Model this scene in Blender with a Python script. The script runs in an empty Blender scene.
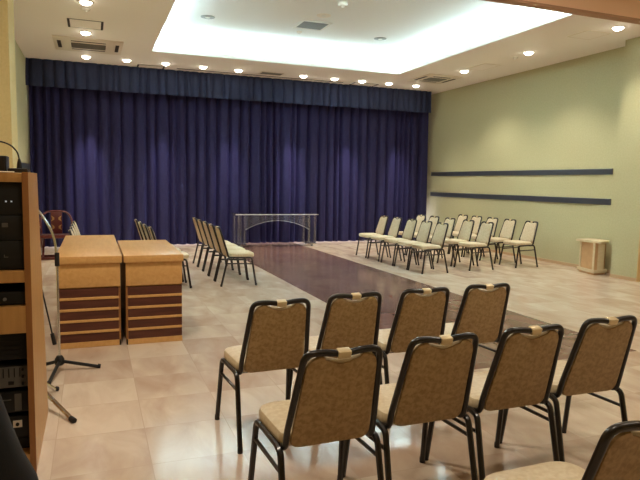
import bpy, bmesh, math, random
from mathutils import Vector, Matrix
random.seed(7)
PI = math.pi
scene = bpy.context.scene
C = scene.collection

# ------------------------------------------------------------------ camera, exposure, world, large lights
cam_data = bpy.data.cameras.new('camera'); cam = bpy.data.objects.new('camera', cam_data); C.objects.link(cam)
FW = Vector((0.35808366, 0.92878714, -0.09555393)); RT = Vector((0.93352498, -0.35806191, 0.0179662)); UP = Vector((0.01752745, 0.09563538, 0.99526211))
cam.matrix_world = Matrix(((RT.x, UP.x, -FW.x, 0), (RT.y, UP.y, -FW.y, 0), (RT.z, UP.z, -FW.z, 1.45), (0, 0, 0, 1)))
cam_data.sensor_width = 36; cam_data.lens = 590.52 / 640 * 36; cam_data.clip_start = 0.05; cam_data.clip_end = 100
scene.camera = cam
vs = scene.view_settings
vs.view_transform = 'Standard'; vs.look = 'None'; vs.exposure = 1.04; vs.gamma = 1.0; vs.use_curve_mapping = False
w = bpy.data.worlds.new('world'); scene.world = w; w.use_nodes = True
w.node_tree.nodes['Background'].inputs[0].default_value = (1.0, .93, .85, 1); w.node_tree.nodes['Background'].inputs[1].default_value = 0.05

XL, XR, YC, ZC = -1.19, 8.277, 13.42, 3.80      # left wall, right wall, curtain, ceiling
TX0, TX1, TY0, TY1, TZ = 1.06, 6.15, 6.2, 11.46, 4.2   # ceiling tray opening and its upper ceiling

def area(name, loc, size, energy, color, direction, long_axis=(1, 0, 0)):
    l = bpy.data.lights.new(name, 'AREA'); l.shape = 'RECTANGLE'; l.size, l.size_y = size; l.energy = energy; l.color = color
    o = bpy.data.objects.new(name, l); C.objects.link(o); o.location = loc
    d = Vector(direction).normalized(); ax = Vector(long_axis); z = -d; x = (ax - z * ax.dot(z)).normalized(); y = z.cross(x)
    o.rotation_euler = Matrix((x, y, z)).transposed().to_euler(); return o
COVE = (0.62, 0.90, 1.0)
cyc = (TX0 + TX1) / 2, (TY0 + TY1) / 2
ce = 58
area('cove_lamp_far', (cyc[0], TY1 + .16, 3.93), (5.2, .05), ce, COVE, (0, .05, 1))
area('cove_lamp_near', (cyc[0], TY0 - .16, 3.93), (5.2, .05), ce, COVE, (0, -.05, 1))
area('cove_lamp_left', (TX0 - .16, cyc[1], 3.93), (5.2, .05), ce, COVE, (-.05, 0, 1), (0, 1, 0))
area('cove_lamp_right', (TX1 + .16, cyc[1], 3.93), (5.2, .05), ce, COVE, (.05, 0, 1), (0, 1, 0))
WARM = (1.0, .87, .70)
area('curtain_backlight', (3.6, 14.1, .6), (9.0, .5), 65, (.86, .82, 1.0), (0, -1, -.75))  # unseen light added behind the curtain for the glow under its hem
for lx, ly, le in ((-.1, 3.9, 36), (1.2, .9, 15), (4.4, .9, 12), (4.4, 4.2, 16), (7.2, 2.6, 24)):   # warm foyer ceiling lamps
    area('foyer_lamp', (lx, ly, 3.9), (.35, .35), le, (1, .88, .72), (0, 0, -1))

# ------------------------------------------------------------------ materials
def mat(name, color, rough=.5, metal=0.0, spec=.5, sheen=0, trans=0, ior=1.45, coat=0, emit=None, estr=0):
    m = bpy.data.materials.new(name); m.use_nodes = True
    b = m.node_tree.nodes['Principled BSDF']
    b.inputs['Base Color'].default_value = (*color, 1); b.inputs['Roughness'].default_value = rough
    b.inputs['Metallic'].default_value = metal; b.inputs['Specular IOR Level'].default_value = spec
    b.inputs['Sheen Weight'].default_value = sheen; b.inputs['Transmission Weight'].default_value = trans; b.inputs['IOR'].default_value = ior
    b.inputs['Coat Weight'].default_value = coat
    if emit: b.inputs['Emission Color'].default_value = (*emit, 1); b.inputs['Emission Strength'].default_value = estr
    return m
def s2l(r, g, b):
    f = lambda c: (c / 255 / 12.92) if c / 255 <= .04045 else ((c / 255 + .055) / 1.055) ** 2.4
    return (f(r), f(g), f(b))
def N(m, typ, **kw):
    n = m.node_tree.nodes.new(typ)
    for k, v in kw.items():
        if k in ('operation', 'blend_type', 'data_type', 'noise_dimensions', 'wave_type', 'bands_direction'): setattr(n, k, v)
        else: n.inputs[k].default_value = v
    return n
def L(m, a, b): m.node_tree.links.new(a, b)
def ramp(m, stops):
    r = m.node_tree.nodes.new('ShaderNodeValToRGB'); e = r.color_ramp.elements
    while len(e) < len(stops): e.new(.5)
    for i, (p, c) in enumerate(stops): e[i].position = p; e[i].color = (*c, 1)
    return r
def noisy(name, c1, c2, scale, rough=.5, detail=5, bump=0, stretch=(1, 1, 1), lo=.35, hi=.65, distortion=0, **kw):
    m = mat(name, c1, rough, **kw); b = m.node_tree.nodes['Principled BSDF']
    tc = N(m, 'ShaderNodeTexCoord'); mp = N(m, 'ShaderNodeMapping'); mp.inputs['Scale'].default_value = stretch
    L(m, tc.outputs['Object'], mp.inputs['Vector'])
    n = N(m, 'ShaderNodeTexNoise', Scale=scale, Detail=detail, Distortion=distortion); L(m, mp.outputs[0], n.inputs['Vector'])
    r = ramp(m, [(lo, c1), (hi, c2)]); L(m, n.outputs['Fac'], r.inputs[0]); L(m, r.outputs[0], b.inputs['Base Color'])
    if bump:
        bp = N(m, 'ShaderNodeBump', Strength=bump, Distance=.01); L(m, n.outputs['Fac'], bp.inputs['Height']); L(m, bp.outputs[0], b.inputs['Normal'])
    return m
def floor_mat(name, ca, cb, cgrout, ox, oy, T, rough, var):
    m = mat(name, ca, rough); b = m.node_tree.nodes['Principled BSDF']
    tc = N(m, 'ShaderNodeTexCoord'); sp = N(m, 'ShaderNodeSeparateXYZ'); L(m, tc.outputs['Object'], sp.inputs[0])
    def M(op, a, v):
        n = m.node_tree.nodes.new('ShaderNodeMath'); n.operation = op
        for i, q in enumerate((a, v)):
            if q is None: continue
            if isinstance(q, (int, float)): n.inputs[i].default_value = q
            else: L(m, q, n.inputs[i])
        return n.outputs[0]
    u = M('DIVIDE', M('SUBTRACT', sp.outputs[0], ox), T); v = M('DIVIDE', M('SUBTRACT', sp.outputs[1], oy), T)
    iu, iv = M('FLOOR', u, None), M('FLOOR', v, None); fu, fv = M('FRACT', u, None), M('FRACT', v, None)
    edge = M('MINIMUM', M('MINIMUM', fu, M('SUBTRACT', 1, fu)), M('MINIMUM', fv, M('SUBTRACT', 1, fv)))
    grout = M('LESS_THAN', edge, .0045)
    cb_ = N(m, 'ShaderNodeCombineXYZ'); L(m, iu, cb_.inputs[0]); L(m, iv, cb_.inputs[1])
    wn = N(m, 'ShaderNodeTexWhiteNoise'); L(m, cb_.outputs[0], wn.inputs['Vector'])
    sc = N(m, 'ShaderNodeVectorMath', operation='SCALE'); sc.inputs['Scale'].default_value = 9; L(m, wn.outputs['Color'], sc.inputs[0])
    add = N(m, 'ShaderNodeVectorMath', operation='ADD'); L(m, tc.outputs['Object'], add.inputs[0]); L(m, sc.outputs[0], add.inputs[1])
    rot = N(m, 'ShaderNodeMapping'); rot.inputs['Rotation'].default_value = (0, 0, .45); rot.inputs['Scale'].default_value = (1.9, .75, 1); L(m, add.outputs[0], rot.inputs['Vector'])
    n = N(m, 'ShaderNodeTexNoise', Scale=2.2, Detail=6, Roughness=.52, Distortion=.7); L(m, rot.outputs[0], n.inputs['Vector'])
    val = M('ADD', M('MULTIPLY', n.outputs['Fac'], 1.0), M('MULTIPLY', M('SUBTRACT', wn.outputs['Value'], .5), var))
    r = ramp(m, [(.28, cb), (.68, ca)]); L(m, val, r.inputs[0])
    mx = N(m, 'ShaderNodeMix', data_type='RGBA'); L(m, grout, mx.inputs['Factor']); L(m, r.outputs[0], mx.inputs[6]); mx.inputs[7].default_value = (*cgrout, 1)
    L(m, mx.outputs[2], b.inputs['Base Color'])
    rr = M('ADD', M('MULTIPLY', n.outputs['Fac'], .16), rough - .08); L(m, rr, b.inputs['Roughness'])
    return m
MT = {}
MT['floor'] = floor_mat('beige_marble_vinyl', s2l(214, 198, 178), s2l(186, 162, 142), s2l(188, 167, 147), .26, 3.01, .475, .17, .20)
MT['aisle'] = floor_mat('brown_marble_vinyl', s2l(134, 104, 92), s2l(108, 80, 70), s2l(100, 76, 67), 2.635, 3.01, .475, .17, .22)
MT['wall'] = noisy('green_beige_wallpaper', s2l(180, 176, 138), s2l(187, 183, 145), 40, .85, bump=.05)
MT['foyer_wall'] = noisy('cream_wallpaper', s2l(206, 190, 136), s2l(212, 196, 142), 40, .85, bump=.05)
MT['pier_warm_lit'] = mat('pier_warm_light_tint', s2l(206, 172, 122), .8)  # warm foyer light on the pier's near face, painted as an orange tint
MT['beam'] = mat('beam_paint', s2l(238, 200, 168), .8)
MT['beam_trim'] = mat('beam_trim_paint', s2l(176, 136, 108), .6)
MT['ceiling'] = noisy('ceiling_paint', s2l(244, 238, 230), s2l(246, 240, 233), 60, .9)
MT['tray'] = mat('tray_paint', s2l(232, 232, 228), .9)
MT['base'] = mat('tan_baseboard', s2l(190, 160, 125), .6)
MT['black_rail'] = mat('polished_dark_metal', s2l(120, 126, 136), .3, metal=.8)
def curtain_mat(name, c, sheen_c):
    m = noisy(name, c, tuple(x * 1.15 for x in c), 30, .8, stretch=(1, 1, .2), sheen=.35)
    b = m.node_tree.nodes['Principled BSDF']; b.inputs['Sheen Tint'].default_value = (*sheen_c, 1); b.inputs['Sheen Roughness'].default_value = .5; b.inputs['Specular IOR Level'].default_value = .2
    return m
MT['curtain'] = curtain_mat('indigo_curtain_cloth', s2l(40, 38, 70), s2l(76, 66, 134))
MT['valance'] = curtain_mat('navy_valance_cloth', s2l(46, 52, 76), s2l(70, 80, 112))
MT['vinyl'] = noisy('marbled_tan_vinyl', s2l(214, 200, 172), s2l(200, 182, 148), 45, .42, detail=5, distortion=.4, bump=.03)
MT['vinyl_shaded'] = noisy('marbled_tan_vinyl_shaded', s2l(176, 147, 103), s2l(150, 121, 78), 55, .42, detail=5, distortion=.5, bump=.03, lo=.38, hi=.62)  # same vinyl, with the dim light on chair backs put into its colour
MT['tube'] = mat('dark_brown_enamelled_tube', s2l(17, 12, 10), .3, coat=.25)
MT['rubber'] = mat('black_rubber', s2l(24, 22, 22), .7)
MT['clip'] = mat('pale_gold_clip', s2l(214, 196, 156), .35, metal=.45)
def wood(name, c1, c2, rough=.4):
    return noisy(name, c1, c2, 5, rough, detail=6, stretch=(6, .7, 6), distortion=.6)
MT['beech'] = wood('honey_beech_veneer', s2l(212, 166, 106), s2l(202, 154, 92), .38)
MT['beech_v'] = noisy('honey_beech_side', s2l(196, 148, 88), s2l(182, 134, 76), 5, .4, detail=6, stretch=(6, 6, .7), distortion=.6)
MT['beech_dark'] = noisy('beech_edge_band', s2l(164, 112, 64), s2l(150, 100, 56), 5, .4, stretch=(6, 6, .7))
MT['slat'] = noisy('dark_mahogany_slat', s2l(92, 50, 36), s2l(76, 40, 30), 5, .45, stretch=(.7, 6, 6))
MT['pale_wood'] = noisy('pale_maple', s2l(214, 198, 164), s2l(204, 186, 150), 4, .5, stretch=(1, 1, 4))
MT['tan_panel'] = noisy('tan_hardboard', s2l(196, 156, 112), s2l(186, 146, 102), 8, .6)
MT['black'] = mat('black_enamel', s2l(13, 13, 14), .5)
MT['black_cloth'] = noisy('black_cloth', s2l(7, 8, 11), s2l(10, 11, 14), 200, .8, bump=.1)
MT['chrome'] = mat('chrome', s2l(205, 205, 205), .18, metal=1)
MT['gear_grey'] = mat('gear_grey', s2l(96, 94, 90), .5, metal=.2)
MT['grey_metal'] = mat('grey_metal', s2l(128, 128, 126), .45, metal=.4)
MT['white'] = mat('white_plastic', s2l(222, 218, 208), .5)
MT['offwhite'] = mat('beige_plastic', s2l(230, 220, 204), .5)
MT['grille'] = mat('grey_grille', s2l(128, 126, 118), .5)
MT['dark_slot'] = mat('dark_slot', s2l(48, 42, 38), .7)
MT['lamp_face'] = mat('lit_lamp_face', (1, 1, 1), .4, emit=(1, .93, .78), estr=14)
MT['acrylic'] = mat('clear_acrylic', (.97, .98, 1), .05, trans=.97, ior=1.38)
MT['acrylic_panel'] = mat('frosted_acrylic', (.9, .92, .95), .08, trans=.95, ior=1.2)
MT['acrylic_edge'] = mat('acrylic_edge_glow', (.9, .92, .95), .2, trans=.4, ior=1.4)  # edge glow of the clear acrylic painted as a whitish colour
MT['lacquer'] = mat('red_brown_lacquer', s2l(82, 25, 24), .3, coat=.3)
MT['gold'] = mat('dull_gold', s2l(160, 122, 76), .4, metal=.7)
MT['seat_cloth'] = mat('dark_seat_cloth', s2l(60, 26, 26), .8)
MT['led'] = mat('indicator_light', s2l(210, 220, 235), .4, emit=(.8, .9, 1), estr=.12)

# ------------------------------------------------------------------ mesh helpers
def add_box(bm, x0, x1, y0, y1, z0, z1, bev=0):
    vs_ = [bm.verts.new(v) for v in ((x0,y0,z0),(x1,y0,z0),(x1,y1,z0),(x0,y1,z0),(x0,y0,z1),(x1,y0,z1),(x1,y1,z1),(x0,y1,z1))]
    fs = [bm.faces.new([vs_[i] for i in f]) for f in ((3,2,1,0),(4,5,6,7),(0,1,5,4),(1,2,6,5),(2,3,7,6),(3,0,4,7))]
    if bev:
        ed = list({e for f in fs for e in f.edges})
        bmesh.ops.bevel(bm, geom=ed, offset=bev, segments=2, affect='EDGES', profile=.5)
def box(*a, bev=0):
    bm = bmesh.new(); add_box(bm, *a, bev=bev); return bm
def fillet(pts, r, n=5):
    pts = [Vector(p) for p in pts]; out = [pts[0]]
    for i in range(1, len(pts) - 1):
        a, b, c = pts[i-1], pts[i], pts[i+1]; rr = r[i] if isinstance(r, (list, tuple)) else r
        d1 = (a - b); d2 = (c - b); t = min(rr, d1.length * .48, d2.length * .48)
        p0 = b + d1.normalized() * t; p1 = b + d2.normalized() * t
        for k in range(n + 1):
            s = k / n; out.append((1-s)**2 * p0 + 2*s*(1-s) * b + s*s * p1)
    out.append(pts[-1]); return out
def add_tube(bm, pts, r, seg=8, cap=True, closed=False):
    pts = [Vector(p) for p in pts]; n = len(pts); rings = []
    radii = r if isinstance(r, (list, tuple)) else [r] * n
    t0 = (pts[1] - pts[0]).normalized(); ref = Vector((0, 0, 1)) if abs(t0.z) < .9 else Vector((1, 0, 0))
    u = t0.cross(ref).normalized()
    for i in range(n):
        if closed: t = (pts[(i+1) % n] - pts[i-1]).normalized()
        elif i == 0: t = t0
        elif i == n - 1: t = (pts[-1] - pts[-2]).normalized()
        else: t = ((pts[i+1] - pts[i]).normalized() + (pts[i] - pts[i-1]).normalized()).normalized()
        u = (u - t * u.dot(t)).normalized(); v = t.cross(u)
        rings.append([bm.verts.new(pts[i] + (u * math.cos(2*PI*k/seg) + v * math.sin(2*PI*k/seg)) * radii[i]) for k in range(seg)])
    m = n if closed else n - 1
    for i in range(m):
        a, b = rings[i], rings[(i+1) % n]
        for k in range(seg): bm.faces.new((a[k], a[(k+1) % seg], b[(k+1) % seg], b[k]))
    if cap and not closed: bm.faces.new(rings[0][::-1]); bm.faces.new(rings[-1])
def tube(*a, **k):
    bm = bmesh.new(); add_tube(bm, *a, **k); return bm
def add_lathe(bm, prof, cx=0, cy=0, seg=20):
    rings = []
    for r, z in prof: rings.append([bm.verts.new((cx + r*math.cos(2*PI*k/seg), cy + r*math.sin(2*PI*k/seg), z)) for k in range(seg)])
    for a, b in zip(rings, rings[1:]):
        for k in range(seg): bm.faces.new((a[k], a[(k+1) % seg], b[(k+1) % seg], b[k]))
    bm.faces.new(rings[0][::-1]); bm.faces.new(rings[-1])
def lathe(*a, **k):
    bm = bmesh.new(); add_lathe(bm, *a, **k); return bm
def add_loft(bm, rings):
    rs = [[bm.verts.new(p) for p in ring] for ring in rings]; n = len(rs[0])
    for a, b in zip(rs, rs[1:]):
        for k in range(n): bm.faces.new((a[k], a[(k+1) % n], b[(k+1) % n], b[k]))
    bm.faces.new(rs[0][::-1]); bm.faces.new(rs[-1])
def add_prism(bm, poly, z0, z1):
    add_loft(bm, [[(x, y, z0) for x, y in poly], [(x, y, z1) for x, y in poly]])
def obj(name, bm, m, parent=None, smooth=True, loc=None):
    bmesh.ops.recalc_face_normals(bm, faces=bm.faces)
    me = bpy.data.meshes.new(name); bm.to_mesh(me); bm.free()
    for mm in (m if isinstance(m, (list, tuple)) else [m]): me.materials.append(mm)
    if smooth:
        me.polygons.foreach_set('use_smooth', [True] * len(me.polygons)); me.set_sharp_from_angle(angle=math.radians(38))
    o = bpy.data.objects.new(name, me); C.objects.link(o)
    if parent: o.parent = parent
    if loc: o.location = loc
    return o
def tag(o, label, cat, group=None, kind=None):
    if label: o['label'] = label
    if cat: o['category'] = cat
    if group: o['group'] = group
    if kind: o['kind'] = kind
    return o
def thing(name, label, cat, loc=(0, 0, 0), rz=0, group=None):
    o = bpy.data.objects.new(name, None); C.objects.link(o); o.empty_display_size = .1
    o.location = loc; o.rotation_euler = (0, 0, rz); return tag(o, label, cat, group)
def struct(name, bm, m, label, cat='structure'):
    o = obj(name, bm, m, smooth=False); return tag(o, label, cat, kind='structure')
kids = {}
def copy_tree(o, parent=None):
    c = o.copy(); C.objects.link(c)
    if parent: c.parent = parent
    for ch in list(o.children): copy_tree(ch, c)
    return c

# ------------------------------------------------------------------ setting
AX0, AX1, AY0 = 2.635, 4.55, 3.82
YB = 14.5
bm = bmesh.new()
for x0, x1, y0, y1 in ((-3, AX0, -3.2, YB), (AX1, 10, -3.2, YB), (AX0, AX1, -3.2, AY0)):
    bm.faces.new([bm.verts.new(v) for v in ((x0,y0,0),(x1,y0,0),(x1,y1,0),(x0,y1,0))])
fa = bm.faces.new([bm.verts.new(v) for v in ((AX0,AY0,0),(AX1,AY0,0),(AX1,YB,0),(AX0,YB,0))]); fa.material_index = 1
for f in list(bm.faces):
    pass
add_box(bm, -3, 10, -3.2, YB, -.12, -.001)
struct('floor', bm, [MT['floor'], MT['aisle']], 'beige marbled tile floor with a brown tiled aisle leading to the curtain', 'floor')

bm = bmesh.new()
for a in ((XL-.1, TX0, 5.95, YB), (TX1, XR+.1, 5.95, YB), (TX0, TX1, 5.95, TY0), (TX0, TX1, TY1, YB)): add_box(bm, *a, ZC, ZC + .07)
R_ = .34
struct('ceiling', bm, MT['ceiling'], 'cream hall ceiling around the large lit tray recess', 'ceiling')
bm = bmesh.new()
add_box(bm, TX0-R_, TX1+R_, TY0-R_+.1, TY1+R_, TZ, TZ+.06)
add_box(bm, TX0-R_-.05, TX0-R_, TY0-R_+.1, TY1+R_, ZC+.07, TZ); add_box(bm, TX1+R_, TX1+R_+.05, TY0-R_+.1, TY1+R_, ZC+.07, TZ)
add_box(bm, TX0-R_-.05, TX1+R_+.05, TY1+R_, TY1+R_+.05, ZC+.07, TZ); add_box(bm, TX0-R_-.05, TX1+R_+.05, TY0-R_+.05, TY0-R_+.1, ZC+.07, TZ)
struct('trim_8', bm, MT['tray'], 'white recessed ceiling tray glowing with hidden cove light', 'ceiling recess')
struct('ceiling_foyer', box(-3, 10, -3.2, 5.85, 3.96, 4.05), MT['ceiling'], 'ceiling of the front part of the hall, before the beam', 'ceiling')

struct('wall_left', box(XL-.12, XL, 7.3, YB, 0, ZC), MT['wall'], 'pale green wall left of the curtain', 'wall')
struct('wall_right', box(XR, XR+.12, 7.28, YB, 0, ZC), MT['wall'], 'pale olive green long wall on the right', 'wall')
struct('wall_back', box(XL-.12, XR+.12, YB, YB+.12, 0, ZC), MT['wall'], 'wall behind the blue curtain', 'wall')
struct('wall_right_pier', box(7.95, XR+.12, 6.78, 7.28, 0, ZC), MT['wall'], 'olive green pier standing proud of the right wall', 'wall')
struct('wall_right_pier_face', box(7.951, XR+.11, 6.766, 6.7795, 0, ZC), MT['pier_warm_lit'], 'narrow near face of the right pier, warm foyer light in its colour', 'wall')
struct('wall_left_pier', box(-1.7, -.755, 6.78, 7.3, 0, ZC), MT['foyer_wall'], 'cream pier at the left edge behind the equipment cabinet', 'wall')
struct('wall_left_foyer', box(-3.0, -2.9, -3.2, 7.3, 0, 4.0), MT['foyer_wall'], 'cream wall of the front part on the left', 'wall')
struct('wall_left_return', box(-3.0, -1.7, 6.9, 7.3, 0, 4.0), MT['foyer_wall'], 'cream return wall beside the left pier', 'wall')
struct('wall_right_foyer', box(9.3, 9.4, -3.2, 7.1, 0, 4.0), MT['foyer_wall'], 'cream wall of the front part on the right', 'wall')
struct('wall_right_return', box(XR+.12, 9.4, 6.9, 7.1, 0, 4.0), MT['foyer_wall'], 'cream return wall beside the right pier', 'wall')
struct('wall_front', box(-3.0, 9.4, -3.3, -3.2, 0, 4.0), MT['foyer_wall'], 'cream wall behind the viewer', 'wall')
struct('trim_1', box(-2.9, 9.3, 5.83, 5.95, 3.62, 3.96), MT['beam'], 'orange beige header beam crossing the top right corner of the hall', 'beam')
struct('trim_2', box(-2.9, 9.3, 5.825, 5.955, 3.595, 3.62), MT['beam_trim'], 'brown edge strip under the header beam', 'trim')
struct('baseboard_right', box(XR-.012, XR, 7.3, YB-.02, 0, .055), MT['base'], 'tan baseboard along the right wall', 'baseboard')
struct('baseboard_pier', box(7.938, 7.95, 6.78, 7.28, 0, .055), MT['base'], 'tan baseboard of the right pier', 'baseboard')
struct('baseboard_left', box(XL, XL+.012, 7.31, YB-.02, 0, .055), MT['base'], 'tan baseboard along the left wall', 'baseboard')
def rail(name, x0, x1, y0, y1, z0, z1, label):
    bm = bmesh.new(); add_box(bm, x0, x1, y0, y1, z0, z1, bev=.004)
    struct(name, bm, MT['black_rail'], label, 'wall rail')
rail('trim_3', XR-.022, XR+.001, 7.66, 13.45, 1.69, 1.79, 'upper dark metal strip along the right wall')
rail('trim_4', XR-.022, XR+.001, 7.66, 13.45, 1.17, 1.275, 'lower dark metal strip along the right wall')
rail('trim_5', XL-.001, XL+.022, 11.75, 13.5, 1.63, 1.73, 'upper dark metal strip on the left wall above the cabinet')
rail('trim_6', XL-.001, XL+.022, 11.75, 13.5, 1.17, 1.275, 'lower dark metal strip on the left wall, behind the cabinet')

# ------------------------------------------------------------------ curtain and valance
def fold_line(x0, x1, period, amp, seed, step):
    rnd = random.Random(seed); knots = []; x = x0; s = 1
    while x < x1 + period:
        knots.append((x, s * amp * rnd.uniform(.55, 1.15))); x += period * .5 * rnd.uniform(.75, 1.3); s = -s
    out = []; n = int((x1 - x0) / step); k = 0
    for i in range(n + 1):
        X = x0 + (x1 - x0) * i / n
        while knots[k+1][0] < X: k += 1
        t = (X - knots[k][0]) / (knots[k+1][0] - knots[k][0]); t = (1 - math.cos(PI * t)) / 2; t = t * t * (3 - 2 * t) if seed % 2 else t
        out.append((X, knots[k][1] * (1-t) + knots[k+1][1] * t))
    return out
def pleat_line(x0, x1, period, amp, seed, step):   # broad rounded pleats parted by narrow deep grooves
    rnd = random.Random(seed); gs = []; x = x0 + period * .3
    while x < x1: gs.append((x, rnd.uniform(.6, 1.15), rnd.uniform(.8, 1.3))); x += period * rnd.uniform(.62, 1.35)
    out = []; n = int((x1 - x0) / step)
    for i in range(n + 1):
        X = x0 + (x1 - x0) * i / n; v = 1.0
        for gx, d, wd in gs:
            if abs(X - gx) < .2: v -= 2 * d * math.exp(-((X - gx) / (period * .14 * wd)) ** 2)
        near = min(gs, key=lambda q: abs(q[0] - X)); out.append((X, amp * (v - .25 * math.cos(PI * min(1, abs(X - near[0]) / (period * .5))))))
    return out
def cloth(name, x0, x1, y, z0, z1, period, amp, seed, m, label, cat, rows=10, hem=0, flare=1.0, side=0):
    f = pleat_line(x0, x1, period, amp, seed, .011); g = fold_line(x0, x1, period * 2.7, amp * .45, seed + 5, .011)
    if len(g) != len(f): raise ValueError('cloth sampling')
    bm = bmesh.new(); layers = []
    for thick in (0, .012):
        grid = []
        for j in range(rows + 1):
            t = j / rows; z = z1 + (z0 - z1) * t; k = .7 + (flare - .7) * t
            row = []
            for i, ((X, a), (_, b)) in enumerate(zip(f, g)):
                dz = -hem * (.5 + .5 * a / amp) if j == rows else 0
                row.append(bm.verts.new((X + .012 * math.sin(X * 3 + t * 2), y - (a * k + b * t) + thick, z + dz)))
            grid.append(row)
        layers.append(grid)
        for j in range(rows):
            for i in range(len(f) - 1): bm.faces.new((grid[j][i], grid[j][i+1], grid[j+1][i+1], grid[j+1][i]))
    A, B = layers
    for i in range(len(f) - 1):
        bm.faces.new((A[0][i], A[0][i+1], B[0][i+1], B[0][i])); bm.faces.new((A[rows][i], A[rows][i+1], B[rows][i+1], B[rows][i]))
    for j in range(rows):
        for e in (0, -1): bm.faces.new((A[j][e], A[j+1][e], B[j+1][e], B[j][e]))
    if side:
        add_box(bm, x1 - .01, x1, y - amp, y + .09, z0, z1)
    return tag(obj(name, bm, m), label, cat)
cloth('stage_curtain', XL + .03, 8.08, YC, .035, 3.72, .215, .058, 3, MT['curtain'], 'long indigo blue pleated curtain covering the whole far wall', 'curtain', rows=8, flare=1.1)
cloth('curtain_valance', XL + .01, 7.99, YC - .265, 3.275, 3.795, .19, .028, 11, MT['valance'], 'short navy pleated valance hanging from the ceiling above the curtain', 'valance', rows=4, hem=.012, flare=1.2, side=1)

# ------------------------------------------------------------------ ceiling fittings
def spot(parent, loc, target, energy, angle, blend=.6, color=WARM, r=.04):
    l = bpy.data.lights.new('lamp_light', 'SPOT'); l.energy = energy * 1.0; l.spot_size = math.radians(angle); l.spot_blend = blend; l.color = color; l.shadow_soft_size = r
    o = bpy.data.objects.new('lamp_light', l); C.objects.link(o); o.parent = parent; o.location = (0, 0, -.07)
    o.rotation_euler = (Vector(target) - Vector(loc)).to_track_quat('-Z', 'Y').to_euler()
ring_bm = lambda: lathe([(.055, 0), (.075, -.006), (.075, .0), (.055, .004)], seg=24)
dl = [(-.07, 12.5), (.67, 12.5), (1.42, 12.5), (2.17, 12.5), (2.92, 12.55), (4.38, 12.55), (5.12, 12.55), (5.8, 12.55), (6.49, 12.55), (7.21, 12.55)]
ordn = ['first', 'second', 'third', 'fourth', 'fifth', 'sixth', 'seventh', 'eighth', 'ninth', 'tenth']
lamps = [(x, y, '%s of ten lit round downlights from the left, along the curtain' % ordn[i], 'downlights in front of the curtain') for i, (x, y) in enumerate(dl)]
lamps += [(7.17, 10.53, 'lit round downlight nearest the curtain in the row over the right wall', 'downlights along the right wall'),
          (7.18, 8.62, 'lit round downlight in the middle of the row over the right wall', 'downlights along the right wall'),
          (7.22, 6.76, 'lit round downlight nearest the header beam on the right', 'downlights along the right wall'),
          (-.06, 10.5, 'lit round downlight between the access panel and the left air conditioner', 'downlights along the left wall'),
          (-.04, 8.72, 'lit round downlight at the top edge of the picture on the left', 'downlights along the left wall')]
proto = None
bright = {0: 1.0, 2: .55, 4: .7, 5: .9, 7: .9, 9: .8}
for i, (x, y, lab, grp) in enumerate(lamps):
    if proto is None:
        t = thing('downlight', lab, 'ceiling lamp', (x, y, ZC), 0, grp)
        obj('trim_ring', lathe([(.075, -.001), (.079, -.012), (.096, -.008), (.098, -.001)], seg=24), MT['white'], t)
        obj('lamp_face', lathe([(.030, -.044), (.055, -.034), (.070, -.018), (.0745, -.002)], seg=24), MT['lamp_face'], t)
        proto = t
    else:
        t = copy_tree(proto); t.location = (x, y, ZC); t['label'] = lab; t['group'] = grp
# lights added afterwards so that the copies stay clean
for o in [o for o in C.objects if o.name.startswith('downlight')]:
    x, y, _ = o.location
    i = [k for k, l in enumerate(lamps) if abs(l[0]-x) < .01 and abs(l[1]-y) < .01][0]
    if i < 10:
        spot(o, (x, y, ZC), (x, y - .5, 0), 66, 86, 1.0)
        if i in bright: spot(o, (x, y, ZC), (x, YC - .05, 1.5), 175 * bright[i], 26, 1.0, color=(.95, .88, 1.0))
    else: spot(o, (x, y, ZC), (x + (.05 if x > 1 else -.05), y, 0), 55 if i == 12 else 78, 118, .9)

def frame_bm(x0, x1, y0, y1, w_, z0, z1):
    bm = bmesh.new()
    for a in ((x0, x1, y0, y0+w_), (x0, x1, y1-w_, y1), (x0, x0+w_, y0+w_, y1-w_), (x1-w_, x1, y0+w_, y1-w_)): add_box(bm, *a, z0, z1)
    return bm
def ac_cassette(cx, cy, sx, sy, label, rz=0):
    t = thing('air_conditioner', label, 'air conditioner', (cx, cy, ZC), rz, None)
    obj('panel', box(-sx/2, sx/2, -sy/2, sy/2, -.022, -.001, bev=.006), MT['offwhite'], t)
    g = bmesh.new(); gx, gy = sx*.25, sy*.17
    add_box(g, -gx, gx, -gy, gy, -.026, -.020)
    obj('grille_frame', g, MT['dark_slot'], t)
    g = bmesh.new()
    for k in range(9):
        yy = -gy + (k + .5) * 2 * gy / 9; add_box(g, -gx + .01, gx - .01, yy - gy*.075, yy + gy*.075, -.032, -.026)
    obj('grille', g, MT['grille'], t)
    for s in (-1, 1):
        obj('air_slot', box(-gx, gx, s*sy*.30-.022, s*sy*.30+.022, -.0245, -.018), MT['dark_slot'], t)
        obj('air_slot', box(s*sx*.42-.03, s*sx*.42+.03, -sy*.26, sy*.26, -.0245, -.018), MT['dark_slot'], t)
    return t
ac_cassette(-.02, 11.45, 1.12, 1.1, 'ceiling cassette air conditioner with grey grille at the upper left')
ac_cassette(7.10, 11.55, .85, .95, 'ceiling cassette air conditioner near the right end of the curtain')
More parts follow.
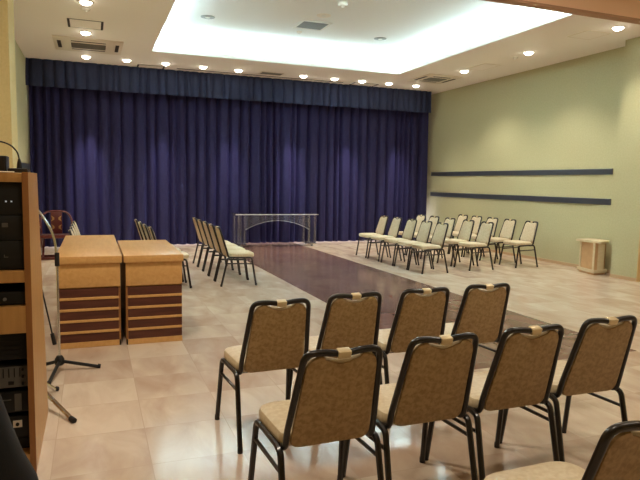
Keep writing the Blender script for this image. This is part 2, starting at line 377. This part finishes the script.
def access(x0, x1, y0, y1, label, dark=False):
    t = thing('ceiling_panel', label, 'access panel', ((x0+x1)/2, (y0+y1)/2, ZC)); hx, hy = (x1-x0)/2, (y1-y0)/2
    obj('panel', box(-hx+.012, hx-.012, -hy+.012, hy-.012, -.006, -.001), MT['ceiling'], t)
    obj('frame', frame_bm(-hx, hx, -hy, hy, .012, -.008, -.001), MT['offwhite'] if not dark else MT['grille'], t)
    if dark:
        for s in (-1, 1): obj('air_slot', box(s*(hx-.02)-.015, s*(hx-.02)+.015, -hy, hy, -.011, -.005), MT['dark_slot'], t)
access(-.31, .2, 9.69, 10.2, 'square ceiling panel with dark side slots above the left air conditioner', True)
access(.9, 1.45, 12.85, 13.14, 'square ceiling panel with dark side slots by the valance, left of the tray', True)
access(5.72, 6.35, 12.8, 13.12, 'square ceiling panel with dark side slots by the valance, right of the tray', True)
access(7.07, 7.45, 9.72, 10.32, 'plain square access panel between two downlights over the right wall')
access(6.95, 7.40, 7.05, 7.48, 'plain square access panel near the header beam, upper right')
t = thing('ceiling_vent', 'small tan slatted ceiling vent in front of the valance', 'vent', (3.66, 12.6, ZC))
obj('frame', frame_bm(-.25, .25, -.14, .14, .02, -.01, -.001), MT['offwhite'], t)
b_ = bmesh.new()
for k in range(7): add_box(b_, -.23, .23, -.11 + k*.033, -.11 + k*.033 + .02, -.008, -.001)
obj('slats', b_, MT['grille'], t)
tag(obj('line_diffuser', box(1.7, 5.5, 12.93, 12.97, ZC-.006, ZC-.001), MT['dark_slot']), 'long thin slot diffuser in the ceiling in front of the valance', 'air diffuser')
def disc(name, label, cat, x, y, z, r, h, m, group=None):
    t = thing(name, label, cat, (x, y, z), 0, group)
    obj('base', lathe([(r*.8, -h), (r, -h*.5), (r, -.001)], seg=20), m, t); obj('sensor', lathe([(r*.3, -h*1.5), (r*.35, -h)], seg=12), MT['white'], t)
disc('smoke_detector', 'small round detector between the two uppermost left downlights', 'detector', -.04, 9.05, ZC, .06, .03, MT['white'])
disc('smoke_detector', 'small round detector left of the middle downlight over the right wall', 'detector', 7.22, 9.02, ZC, .05, .03, MT['white'])
disc('smoke_detector', 'white detector at the top edge inside the ceiling tray', 'detector', 3.62, 8.6, TZ, .07, .05, MT['white'])
disc('round_speaker', 'round grey ceiling speaker on the left inside the ceiling tray', 'ceiling speaker', 1.86, 10.25, TZ, .12, .012, MT['grille'])
disc('round_speaker', 'round grey ceiling speaker on the right inside the ceiling tray', 'ceiling speaker', 5.14, 10.35, TZ, .12, .012, MT['grille'])
disc('round_speaker', 'round grey ceiling speaker beside the square vent inside the tray', 'ceiling speaker', 3.60, 9.35, TZ, .12, .012, MT['offwhite'])
disc('sprinkler', 'small sprinkler head in front of the square vent inside the tray', 'sprinkler', 3.57, 10.5, TZ, .05, .03, MT['offwhite'])
t = thing('ceiling_vent', 'square grey grille with white frame inside the bright ceiling tray', 'vent', (3.63, 9.98, TZ))
obj('frame', frame_bm(-.27, .27, -.27, .27, .04, -.02, -.001), MT['white'], t)
b_ = bmesh.new(); add_box(b_, -.23, .23, -.23, .23, -.008, -.001)
for k in range(10): add_box(b_, -.23, .23, -.22 + k*.045, -.195 + k*.045, -.016, -.008)
obj('grille', b_, MT['grille'], t)

# ------------------------------------------------------------------ banquet chair (faces +Y)
def ring_rr(pts, c, s):  # scaled outline about c
    return [(c[0] + (x - c[0]) * s, c[1] + (y - c[1]) * s) for x, y in pts]
def rounded(poly, r, n=4):
    v = [Vector((x, y, 0)) for x, y in poly]; out = []
    for i in range(len(v)):
        a, b, c = v[i-1], v[i], v[(i+1) % len(v)]; rr = r[i] if isinstance(r, (list, tuple)) else r
        d1, d2 = a - b, c - b; t = min(rr, d1.length*.48, d2.length*.48); p0, p1 = b + d1.normalized()*t, b + d2.normalized()*t
        for k in range(n + 1):
            s = k / n; q = (1-s)**2 * p0 + 2*s*(1-s)*b + s*s*p1; out.append((q.x, q.y))
    return out
B0 = Vector((0, -.158, .452)); B1 = Vector((0, -.268, .815)); BU = (B1 - B0).normalized(); BN = Vector((0, BU.z, -BU.y)) # towards the sitter
BLEN = (B1 - B0).length
def make_chair(name, label, cat, group):
    t = thing(name, label, cat, (0, 0, 0), 0, group)
    # seat cushion
    out = rounded([(-.200, -.132), (.200, -.132), (.212, .232), (-.212, .232)], [.04, .04, .10, .10], 8)
    prof = [(.93, .398), (.985, .404), (1.0, .42), (1.0, .437), (.97, .452), (.86, .461), (.5, .466)]
    bm = bmesh.new(); add_loft(bm, [[(x, y, z + (.004 if False else 0)) for x, y in ring_rr(out, (0, .04), s)] for s, z in prof]); obj('seat', bm, MT['vinyl'], t)
    # back cushion: outline in (x, s) with a scooped top edge
    def outline(inset=0, scoop=.032, low=.002):
        hb, ht = .172 - inset, .143 - inset; pts = []
        base = rounded([(-hb, low), (hb, low), (ht, BLEN - .012), (-ht, BLEN - .012)], [.05, .05, .062, .062], 6)
        res = []
        for i, (x, y) in enumerate(base):
            res.append((x, y))
            nx, ny = base[(i + 1) % len(base)]
            if y > BLEN*.8 and ny > BLEN*.8 and x > .02 and nx < -.02 and abs(x - nx) > .05:
                for k in range(1, 16):
                    s = k / 16; X = x + (nx - x) * s; res.append((X, y - scoop * math.exp(-(X/.072)**2)))
        return res
    P3 = lambda x, s, d: tuple(B0 + Vector((x, 0, 0)) + BU * s + BN * d)
    o_f = outline(0, .026)
    def rg(o, sc, d): return [P3(x, s, d) for x, s in ring_rr(o, (0, BLEN * .48), sc)]
    bm = bmesh.new(); add_loft(bm, [rg(o_f, .97, -.006), rg(o_f, 1.0, .0), rg(o_f, 1.0, .008), rg(o_f, .96, .017), rg(o_f, .8, .022)])
    bk = obj('backrest', bm, MT['vinyl'], t)
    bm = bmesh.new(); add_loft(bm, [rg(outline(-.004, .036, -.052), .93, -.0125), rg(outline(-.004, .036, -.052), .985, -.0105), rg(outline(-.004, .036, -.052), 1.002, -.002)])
    obj('rear_panel', bm, MT['vinyl_shaded'], bk)
    # back frame loop
    r = .0135; path = []
    hb, ht = .189, .160
    left = [(-.19, -.06, .388), (-.19, -.205, .384), tuple(B0 + Vector((-hb, -.004, -.012))), tuple(B1 + Vector((-ht, 0, 0)))]
    lp = [(-.19, -.04, .398), (-.19, -.148, .402), tuple(B0 + BU * .03 + Vector((-hb, 0, 0))), tuple(B1 + Vector((-ht + .002, 0, 0))), tuple(B1 + Vector((-.075, 0, 0))), tuple(B1 + Vector((0, 0, -.013)))]
    rp = [(-x, y, z) for x, y, z in lp[:-1]][::-1]
    bm = bmesh.new(); add_tube(bm, fillet(lp + rp, [0, .03, .03, .072, .04, .03, .04, .072, .03, .03, 0], 6), r, 10); obj('back_frame', bm, MT['tube'], t)
    c = B1 + Vector((0, 0, -.010)); bm = bmesh.new(); add_box(bm, -.027, .027, -.0175, .0175, -.014, .0172, bev=.004)
    k = obj('clip', bm, MT['clip'], t); k.location = c; k.rotation_euler = (math.atan2(-BU.y, BU.z), 0, 0); k['label'] = 'pale gold clip on top rail'
    # legs
    bm0 = bmesh.new()
    for s in (-1, 1):
        bm = bmesh.new(); add_tube(bm, fillet([(s*.228, .238, .012), (s*.212, .182, .392), (s*.209, .12, .394)], .035, 6), .0142, 8)
        lg = obj('leg', bm, MT['tube'], t); obj('foot_cap', lathe([(.0148, 0), (.015, .02), (.0138, .032)], s*.2285, .2395, 10), MT['rubber'], lg)
        bm = bmesh.new(); add_tube(bm, fillet([(s*.218, -.25, .012), (s*.212, -.160, .395), (s*.209, -.10, .402)], .03, 6), .0142, 8)
        lg = obj('leg', bm, MT['tube'], t); obj('foot_cap', lathe([(.0148, 0), (.015, .02), (.0138, .032)], s*.2185, -.2505, 10), MT['rubber'], lg)
        add_tube(bm0, [(s*.209, .125, .3938), (s*.209, -.105, .4015)], .0128, 8)
        bm = bmesh.new(); add_tube(bm, [(s*.216, .196, .305), (s*.2135, -.179, .318)], .009, 8); obj('stretcher', bm, MT['tube'], t)
    for y in (.15, -.08): add_tube(bm0, [(-.209, y, .390), (.209, y, .390)], .010, 8)
    obj('seat_frame', bm0, MT['tube'], t)
    return t
KIND = 'tan vinyl banquet chair'
chairs = []
def C_(x, y, deg, label, group): chairs.append((x, y, math.radians(deg), label, group))
g = 'tan chairs of the back row nearest the camera'
rowA = [(.925, 3.25, 2), (1.398, 3.32, 1.5), (1.885, 3.35, 1), (2.37, 3.38, 0)]
labA = ['tan chair seen from behind at the left end of the second row from the camera',
        'tan chair seen from behind, second from the left in the second row',
        'tan chair seen from behind, third from the left in the second row',
        'tan chair seen from behind at the right end of the second row']
for (x, y, d), l in zip(rowA, labA): C_(x, y, d, l, 'tan chairs of the second row')
rowE = [(.880, 2.29, 1), (1.368, 2.34, .5), (1.855, 2.36, 0), (2.36, 2.40, -1)]
labE = ['large tan chair seen from behind, leftmost in the foreground row of four',
        'large tan chair seen from behind, second from the left in the foreground row of four',
        'large tan chair seen from behind, third from the left in the foreground row of four',
        'large tan chair seen from behind at the right end of the foreground row']
for (x, y, d), l in zip(rowE, labE): C_(x, y, d, l, 'tan chairs of the foreground row')
C_(1.42, 1.40, 1, 'tan chair with only its seat showing at the bottom edge of the picture', 'nearest tan chairs, cut by the bottom edge')
C_(1.945, 1.42, -2, 'tan chair cut off by the bottom right corner of the picture', 'nearest tan chairs, cut by the bottom edge')
for i, y in enumerate((8.25, 8.75, 9.25, 9.75, 10.25)):
    C_(1.895, y, -90, ['tan chair nearest the camera in the left file facing the brown aisle', 'second tan chair from the camera in the left file facing the aisle',
        'middle tan chair of the five in the left file facing the aisle', 'fourth tan chair from the camera in the left file facing the aisle',
        'tan chair farthest from the camera in the left file facing the aisle'][i], 'left file of five chairs by the aisle')
for i, (x, y) in enumerate(((.985, 8.25), (.955, 8.78), (.93, 9.31), (.905, 9.84))):
    C_(x, y, -90, ['tan chair whose seat shows just right of the shorter wooden desk', 'second tan chair back rising behind the shorter desk',
        'third tan chair back rising behind the shorter desk', 'farthest tan chair back rising behind the shorter desk'][i], 'file of four chairs behind the desks')
for i, y in enumerate((7.93, 8.44, 8.95, 9.46)):
    C_(.0, y, -90, ['nearest tan chair back behind the far end of the longer wooden desk', 'second tan chair back behind the longer desk',
        'third tan chair back behind the longer desk', 'farthest tan chair back behind the longer desk, beside the red chair'][i], 'file of four chairs at the far left')
for i, y in enumerate((8.55, 9.05, 9.57, 10.14, 10.69)):
    C_(5.25, y, 90, ['tan chair nearest the camera in the right front file facing the brown aisle', 'second tan chair from the camera in the right front file by the aisle',
        'middle tan chair of the five in the right front file by the aisle', 'fourth tan chair from the camera in the right front file by the aisle',
        'tan chair nearest the curtain in the right front file by the aisle'][i], 'right front file of chairs')
for i, y in enumerate((8.68, 9.24, 9.85, 10.42, 10.94)):
    C_(6.26, y, 90, ['tan chair nearest the camera in the middle file of the right block', 'second tan chair in the middle file of the right block',
        'third tan chair in the middle file of the right block', 'fourth tan chair in the middle file of the right block',
        'tan chair nearest the curtain in the middle file of the right block'][i], 'middle file of the right chairs')
for i, y in enumerate((8.76, 9.36, 9.90, 10.43, 10.93)):
    C_(7.30, y, 90, ['tan chair nearest the camera in the file along the right wall', 'second tan chair in the file along the right wall',
        'third tan chair in the file along the right wall', 'fourth tan chair in the file along the right wall',
        'tan chair nearest the curtain in the file along the right wall'][i], 'file of chairs by the right wall')
ch0 = None
for x, y, a, lab, grp in chairs:
    if ch0 is None: ch0 = make_chair('banquet_chair', lab, 'chair', grp); o = ch0
    else: o = copy_tree(ch0)
    o.location = (x, y, 0); o.rotation_euler = (0, 0, a); o['label'] = lab; o['group'] = grp

# ------------------------------------------------------------------ wooden desks, narrow ends towards the camera
def desk(x0, x1, y0, y1, tx0, tx1, label, post_side):
    cx, cy = (x0+x1)/2, (y0+y1)/2
    t = thing('wooden_desk', label, 'desk', (cx, y0, 0), 0, 'wooden desks'); X = lambda x: x - cx; Y = lambda y: y - y0
    d = Y(y1)
    obj('desk_top', box(X(tx0), X(tx1), -.02, d + .02, .733, .795, bev=.003), MT['beech'], t)
    obj('body', box(X(x0) + .012, X(x1) - .012, .024, d, .03, .732), MT['beech'], t)
    obj('apron', box(X(x0), X(x1), 0, .024, .527, .732, bev=.001), MT['beech'], t)
    px = (x1 - .012, x1 - .001) if post_side > 0 else (x0 + .001, x0 + .012)
    obj('post', box(X(px[0]), X(px[1]), .008, .0245, .05, .527), MT['beech_dark'], t)
    obj('post_foot', box(X(px[0]), X(px[1]), .008, .07, 0, .05), MT['rubber'], t)
    sx0, sx1 = (x0, x1 - .014) if post_side > 0 else (x0 + .014, x1)
    for i in range(5):
        z = .05 + .0975 * i; obj('slat', box(X(sx0) + .002, X(sx1) - .002, .006, .0238, z, z + .075), MT['slat'], t)
        if i < 4: obj('rail', box(X(sx0), X(sx1), 0, .0238, z + .075, z + .0975, bev=.001), MT['beech'], t)
    obj('base_rail', box(X(sx0), X(sx1), 0, .0238, 0.002, .05), MT['beech'], t)
    for s in (0, 1): obj('side_panel', box(X(x0) if s == 0 else X(x1) - .012, X(x0) + .012 if s == 0 else X(x1), .025, d - .001, .002, .732), MT['beech_v'], t)
    return t
desk(-.285, .212, 5.375, 7.40, -.302, .228, 'longer light wooden desk with dark slatted end, left of the pair, beside the microphone stand', 1)
desk(.258, .740, 5.36, 6.70, .243, .750, 'shorter light wooden desk with dark slatted end, right of the pair', -1)

# ------------------------------------------------------------------ equipment cabinet
CX0, CX1, CY0, CY1, CH = -1.02, -.282, 3.10, 3.93, 1.477
CYT = 3.59   # the sides slant back: shallower at the top
t = thing('equipment_cabinet', 'tall light wooden audio equipment cabinet at the left edge', 'cabinet', ((CX0+CX1)/2, (CY0+CY1)/2, 0))
mx, my = (CX0+CX1)/2, (CY0+CY1)/2
def cb(name, x0, x1, y0, y1, z0, z1, m, bev=.001, p=None):
    return obj(name, box(x0-mx, x1-mx, y0-my, y1-my, z0, z1, bev=bev), m, p or t)
for xa in (CX1-.026, CX0):
    bm = bmesh.new(); P = [(CY0+.004, 0), (CY1, 0), (CYT, CH), (CY0+.004, CH)]
    add_loft(bm, [[(xa-mx, y-my, z) for y, z in P], [(xa+.026-mx, y-my, z) for y, z in P]]); obj('side_panel', bm, MT['beech_v'], t, smooth=False)
cb('edge_band', CX1-.027, CX1-.0005, CY0, CY0+.0038, 0, CH-.001, MT['beech_dark'], 0); cb('edge_band', CX0+.0005, CX0+.027, CY0, CY0+.0038, 0, CH-.001, MT['beech_dark'], 0)
cb('top_panel', CX0+.0265, CX1-.0265, CY0+.002, CYT-.002, 1.430, CH-.004, MT['beech_v']); cb('back_panel', CX0+.0265, CX1-.0265, CYT-.022, CYT-.003, .10, 1.43, MT['black'])
cb('shelf', CX0+.0265, CX1-.0265, CY0+.003, CYT-.023, .954, 1.011, MT['beech_v']); cb('shelf', CX0+.0265, CX1-.0265, CY0+.003, CYT-.023, .708, .839, MT['beech_v'])
cb('bottom_panel', CX0+.0265, CX1-.0265, CY0+.003, CYT-.023, .01, .10, MT['beech_v'])
ex0, ex1 = CX0+.028, CX1-.028
def gear(name, label, cat, z0, z1, body, y=CY0+.035, group='audio gear in the equipment cabinet'):
    g_ = thing(name, label, cat, (mx, y, z0), 0, group)
    obj('casing', box(ex0-mx, ex1-mx, 0, .36, 0, z1-z0, bev=.002), MT['black'], g_)
    obj('front_panel', box(ex0-mx+.004, ex1-mx-.004, -.006, -.0002, .004, z1-z0-.004, bev=.001), body, g_); return g_
def knob(g_, x, z, r=.009, m=None):
    bm = lathe([(r, 0), (r*.9, .012)], seg=12); o = obj('knob', bm, m or MT['grey_metal'], g_); o.location = (x-mx, -.006, z); o.rotation_euler = (PI/2, 0, 0)
def button(g_, x0, x1, z0, z1, m, name='button'): obj(name, box(x0-mx, x1-mx, -.010, -.006, z0, z1), m, g_)
q = gear('amplifier', 'black amplifier with two small lights in the top bay of the cabinet', 'amplifier', 1.275, 1.428, MT['black'])
button(q, -.385, -.378, .06, .067, MT['led'], 'indicator'); button(q, -.362, -.355, .06, .067, MT['led'], 'indicator')
q = gear('disc_player', 'black disc player with a small square grey button in the top bay', 'player', 1.155, 1.272, MT['black'])
button(q, -.402, -.377, .062, .082, MT['gear_grey']); obj('tray', box(-.5-mx, -.42-mx, -.009, -.006, .03, .034), MT['gear_grey'], q)
q = gear('tape_deck', 'black deck with a small latch, lowest unit in the top bay', 'tape deck', 1.013, 1.152, MT['black'])
button(q, -.395, -.38, .06, .063, MT['gear_grey'], 'latch'); button(q, -.397, -.394, .06, .073, MT['gear_grey'], 'latch')
q = gear('radio_receiver', 'thin black receiver on the narrow middle shelf', 'receiver', .842, .905, MT['black'])
knob(q, -.40, .03, .008)
q = gear('rack_mixer', 'grey rack mixer with sliders and knobs in the lower bay', 'mixer', .425, .535, MT['gear_grey'], y=CY0+.06)
for k in range(6): button(q, -.47 + k*.024, -.466 + k*.024, .055, .10, MT['black'], 'slider')
for k in range(3): knob(q, -.335, .02 + k*.036, .007, MT['black'])
button(q, -.40, -.375, .018, .034, MT['rubber'])
q = gear('power_unit', 'dark power unit with a pale grey handle block below the mixer', 'power unit', .300, .405, MT['black'], y=CY0+.06)
button(q, -.375, -.345, .01, .095, MT['gear_grey'], 'handle'); button(q, -.48, -.39, .065, .07, MT['gear_grey'], 'trim_line')
q = gear('cable_patch_unit', 'black patch unit with a small pale socket plate, lowest in the cabinet', 'patch unit', .17, .28, MT['black'], y=CY0+.06)
button(q, -.385, -.345, .055, .09, MT['offwhite'], 'socket_plate'); knob(q, -.365, .072, .009, MT['black'])
q = gear('rack_blank', 'black vented rack unit directly under the thick middle rail', 'rack unit', .56, .70, MT['black'], y=CY0+.08)
for k in range(5): button(q, -.6, -.34, .02 + k*.024, .026 + k*.024, MT['rubber'], 'vent')
q = gear('tape_case', 'black flat rack case at the bottom of the lower bay', 'rack drawer', .102, .165, MT['black'], y=CY0+.08)
button(q, -.5, -.45, .02, .03, MT['gear_grey'], 'handle')

# on the cabinet
t = thing('gooseneck_microphone', 'black gooseneck microphone bending left on top of the cabinet', 'microphone', (-.352, 3.44, CH))
obj('base', box(-.05, .042, -.045, .055, 0, .022, bev=.006), MT['black'], t)
obj('collar', lathe([(.013, .022), (.010, .05), (.006, .07)], seg=12), MT['black'], t)
obj('gooseneck', tube(fillet([(0, 0, .07), (-.006, 0, .105), (-.035, 0, .14), (-.08, 0, .158), (-.15, 0, .155), (-.20, 0, .14)], .03, 5), .004, 8), MT['black'], t)
obj('capsule', tube([(-.195, 0, .142), (-.25, 0, .118)], [.006, .009], 10), MT['black'], t)
t = thing('monitor_box', 'small black box standing on top of the cabinet at the left edge', 'box', (-.49, 3.50, CH))
obj('casing', box(-.08, .078, -.06, .06, 0, .085, bev=.004), MT['black'], t); obj('grille', box(-.07, .068, -.064, -.0605, .008, .076), MT['rubber'], t)
bm = tube(fillet([(-.55, 3.36, CH+.003), (-.48, 3.33, CH+.003), (-.42, 3.345, CH+.003), (-.37, 3.375, CH+.003)], .03, 5), .0025, 6)
tag(obj('cable', bm, MT['offwhite']), 'thin pale cable looping on the cabinet top beside the microphone base', 'cable')

# ------------------------------------------------------------------ microphone stands
def mic_stand(label, loc, hub_z, feet, legm, pole, boom, grip, extra=None):
    t = thing('microphone_stand', label, 'microphone stand', loc, 0, 'microphone stands')
    obj('hub', lathe([(.02, hub_z - .03), (.034, hub_z - .02), (.034, hub_z + .02), (.02, hub_z + .045)], seg=12), MT['black'], t)
    for fx, fy in feet:
        v = Vector((fx, fy, 0)); dr = v.normalized()
        lg = obj('leg', tube([dr*.02 + Vector((0, 0, hub_z)), v + Vector((0, 0, .014)) - dr*.02], .013, 8), legm, t)
        obj('foot_tip', tube([v*.93 + Vector((0, 0, .018)), v + Vector((0, 0, .014))], [.017, .0165], 10), MT['rubber'], lg)
    obj('pole', tube([(0, 0, hub_z), (0, 0, pole)], .0095, 10), MT['chrome'], t)
    if grip: obj('grip', tube([(0, 0, grip[0]), (0, 0, grip[1])], .017, 10), MT['rubber'], t)
    if boom: obj('boom', tube(boom, .0085, 8), MT['chrome'], t)
    return t
mic_stand('chrome microphone stand with black tripod legs in front of the longer wooden desk', (-.256, 4.78, 0), .07, [(.29, -.03), (-.06, -.36), (-.26, .06)], MT['black'], .87,
          fillet([(0, 0, .86), (-.012, 0, .99), (-.035, 0, 1.07), (-.10, 0, 1.195), (-.22, 0, 1.33)], .06, 5), (.80, .90))
t = mic_stand('second microphone stand mostly hidden behind the cabinet, chrome legs and a drooping black boom rod', (-.42, 4.21, 0), .16, [(.295, -.52), (.175, .10), (-.3, .05)], MT['chrome'], 1.1, None, None)
obj('boom', tube([(-.13, .0, 1.22), (-.03, 0, 1.06), (.10, .0, .72), (.156, -.01, .42)], .005, 8), MT['black'], t)
obj('counterweight', tube([(.154, -.01, .43), (.168, -.01, .355)], .0125, 12), MT['rubber'], t)

# ------------------------------------------------------------------ black padded bag, bottom left corner
t = thing('equipment_bag', 'black padded equipment bag in the bottom left corner, in front of the cabinet', 'bag', (-.56, 2.30, 0))
secs = [(0, .37, .16), (.04, .39, .18), (.20, .385, .18), (.35, .352, .17), (.45, .308, .16), (.56, .272, .15), (.69, .236, .13), (.82, .16, .09), (.87, .08, .05), (.89, .03, .02)]
bm = bmesh.new(); rings = []
for z, hx, hy in secs:
    rings.append([(hx * math.copysign(abs(math.cos(a)) ** .6, math.cos(a)), hy * .7 * math.copysign(abs(math.sin(a)) ** .6, math.sin(a)), z) for a in [2*PI*k/28 for k in range(28)]])
add_loft(bm, rings); obj('body', bm, MT['black_cloth'], t)
obj('strap', tube(fillet([(-.04, 0, .87), (-.04, 0, .95), (.04, 0, .95), (.04, 0, .87)], .03, 5), .008, 8), MT['black_cloth'], t)

# ------------------------------------------------------------------ clear acrylic table
t = thing('acrylic_table', 'clear acrylic table with an arched apron on castors in front of the curtain', 'table', (3.885, 12.95, 0))
obj('table_top', box(-.975, .965, -.24, .24, .722, .745, bev=.004), MT['acrylic'], t)
for s in (-1, 1):
    for x in (.76, .90):
        for y in (-.19, .19):
            lg = obj('leg', box(s*x-.019, s*x+.019, y-.019, y+.019, .075, .7215, bev=.004), MT['acrylic'], t)
    for y in (-.19, .19):
        cs = obj('castor', lathe([(.026, -.010), (.030, -.006), (.030, .006), (.026, .010)], seg=14), MT['grey_metal'], t); cs.location = (s*.83, y, .0305); cs.rotation_euler = (PI/2, 0, 0)
        obj('castor_fork', box(s*.83-.012, s*.83+.012, y-.018, y+.018, .052, .0745), MT['chrome'], t)
    obj('foot_plate', box(s*.83-.11, s*.83+.11, -.22, .22, .062, .0745), MT['acrylic'], t)
bm = bmesh.new(); n = 24; low, top = [], []
for k in range(n + 1):
    x = -.74 + 1.48 * k / n; zz = .39 + .205 * math.cos(x / .74 * PI / 2) ** .8 if abs(x) < .739 else .39
    low.append((x, zz)); top.append((x, .7215))
for k in range(n):
    ps = [low[k], low[k+1], top[k+1], top[k]]
    fr = [bm.verts.new((a, -.2, b)) for a, b in ps]; bk = [bm.verts.new((a, -.192, b)) for a, b in ps]
    bm.faces.new(fr); bm.faces.new(bk[::-1]); bm.faces.new((fr[0], bk[0], bk[1], fr[1])); bm.faces.new((fr[3], fr[2], bk[2], bk[3]))
    if k == 0: bm.faces.new((fr[0], fr[3], bk[3], bk[0]))
    if k == n-1: bm.faces.new((fr[1], bk[1], bk[2], fr[2]))
bmesh.ops.remove_doubles(bm, verts=bm.verts, dist=.0002)
obj('arched_apron', bm, MT['acrylic_panel'], t)
edge = tube([(x, -.204, z) for x, z in low], .004, 6); obj('apron_edge', edge, MT['acrylic_edge'], t)
obj('top_edge', box(-.975, .965, -.2465, -.2405, .724, .743), MT['acrylic_edge'], t)

# ------------------------------------------------------------------ small pale lectern cabinet by the right wall
t = thing('corner_cabinet', 'low pale wooden cabinet with tan inset panels between the right wall and pier', 'cabinet', (7.995, 7.70, 0), math.radians(-14))
def hexa(hw, fx, bx, ch):   # front at -x
    return [(fx, -hw + ch), (fx + ch*.6, -hw), (bx, -hw + .03), (bx, hw - .03), (fx + ch*.6, hw), (fx, hw - ch)]
bodyp = [(-.13, -.235), (.10, -.17), (.17, -.10), (.17, .14), (.10, .205), (-.13, .205)]
sc_ = lambda P, k: [(x * k, y * k) for x, y in P]
def slab(name, P, z0, z1, m): bm = bmesh.new(); add_prism(bm, P, z0, z1); return obj(name, bm, m, t, smooth=False)
slab('plinth', sc_(bodyp, 1.0), 0, .035, MT['tan_panel']); slab('base', sc_(bodyp, 1.16), .035, .085, MT['pale_wood'])
slab('body', sc_(bodyp, .96), .085, .535, MT['tan_panel']); slab('top', sc_(bodyp, 1.2), .535, .572, MT['pale_wood'])
for y0, y1 in ((-.235, -.19), (.16, .205)): obj('corner_post', box(-.134, -.118, y0, y1, .086, .534), MT['pale_wood'], t)
obj('side_panel', box(-.125, .07, -.004, .004, .086, .534), MT['pale_wood'], t).location = (.0, -.2, 0)
t.children[-1].rotation_euler = (0, 0, math.atan2(.065, .23))

# ------------------------------------------------------------------ red lacquered ceremonial chair
t = thing('ceremonial_chair', 'dark red lacquered round-backed chair with gold fittings by the curtain, left', 'chair', (-.63, 11.75, 0))
hoop = [(.265*math.cos(a), 0 if False else -.02 + .10*math.sin(a), .56 + .29*max(0, math.sin(a))**.55 * 1.0) for a in [PI*k/24 for k in range(25)]]
hoop = [( .268*math.copysign(abs(math.cos(a))**.62, math.cos(a)), .14*math.sin(a) - .02, .58 + .275*math.sin(a)**.75) for a in [PI*k/28 for k in range(29)]]
obj('hoop_back', tube([(.268, -.24, .56)] + hoop + [(-.268, -.24, .56)], .018, 10), MT['lacquer'], t)
sp = obj('splat', box(-.095, .095, -.012, .012, .42, .84, bev=.003), MT['lacquer'], t); sp.location = (0, .115, 0)
for zc in (.56, .72):
    for sx in (-1, 1):
        bm = bmesh.new(); P = [(sx*.09, -.055), (sx*.035, -.02), (sx*.035, .02), (sx*.09, .055), (sx*.068, 0)]
        vsf = [bm.verts.new((x, -.0165, z)) for x, z in P]; vsb = [bm.verts.new((x, -.0125, z)) for x, z in P]
        bm.faces.new(vsf); bm.faces.new(vsb[::-1])
        for k in range(5): bm.faces.new((vsf[k], vsf[(k+1) % 5], vsb[(k+1) % 5], vsb[k]))
        o = obj('gold_fitting', bm, MT['gold'], sp, smooth=False); o.location = (0, 0, zc)
obj('seat', box(-.25, .25, -.24, .13, .395, .44, bev=.012), MT['seat_cloth'], t)
obj('seat_rail', box(-.275, .275, -.262, -.2405, .385, .445, bev=.005), MT['lacquer'], t)
for sx in (-1, 1):
    obj('arm_post', tube([(sx*.262, -.235, .44), (sx*.268, -.235, .565)], .014, 8), MT['lacquer'], t)
    obj('arm_post', tube([(sx*.25, .10, .44), (sx*.262, .08, .70)], .014, 8), MT['lacquer'], t)
    for y0, y1 in ((-.24, .16), (.16, -.24)):
        obj('leg', tube([(sx*(.24 if y0 < 0 else .215), y0, .40), (sx*(.24 if y0 < 0 else .215), y1, .04)], .019, 8), MT['lacquer'], t)
for y in (-.24, .16): obj('foot_rail', box(-.28, .28, y-.025, y+.025, 0, .045, bev=.006), MT['lacquer'], t)
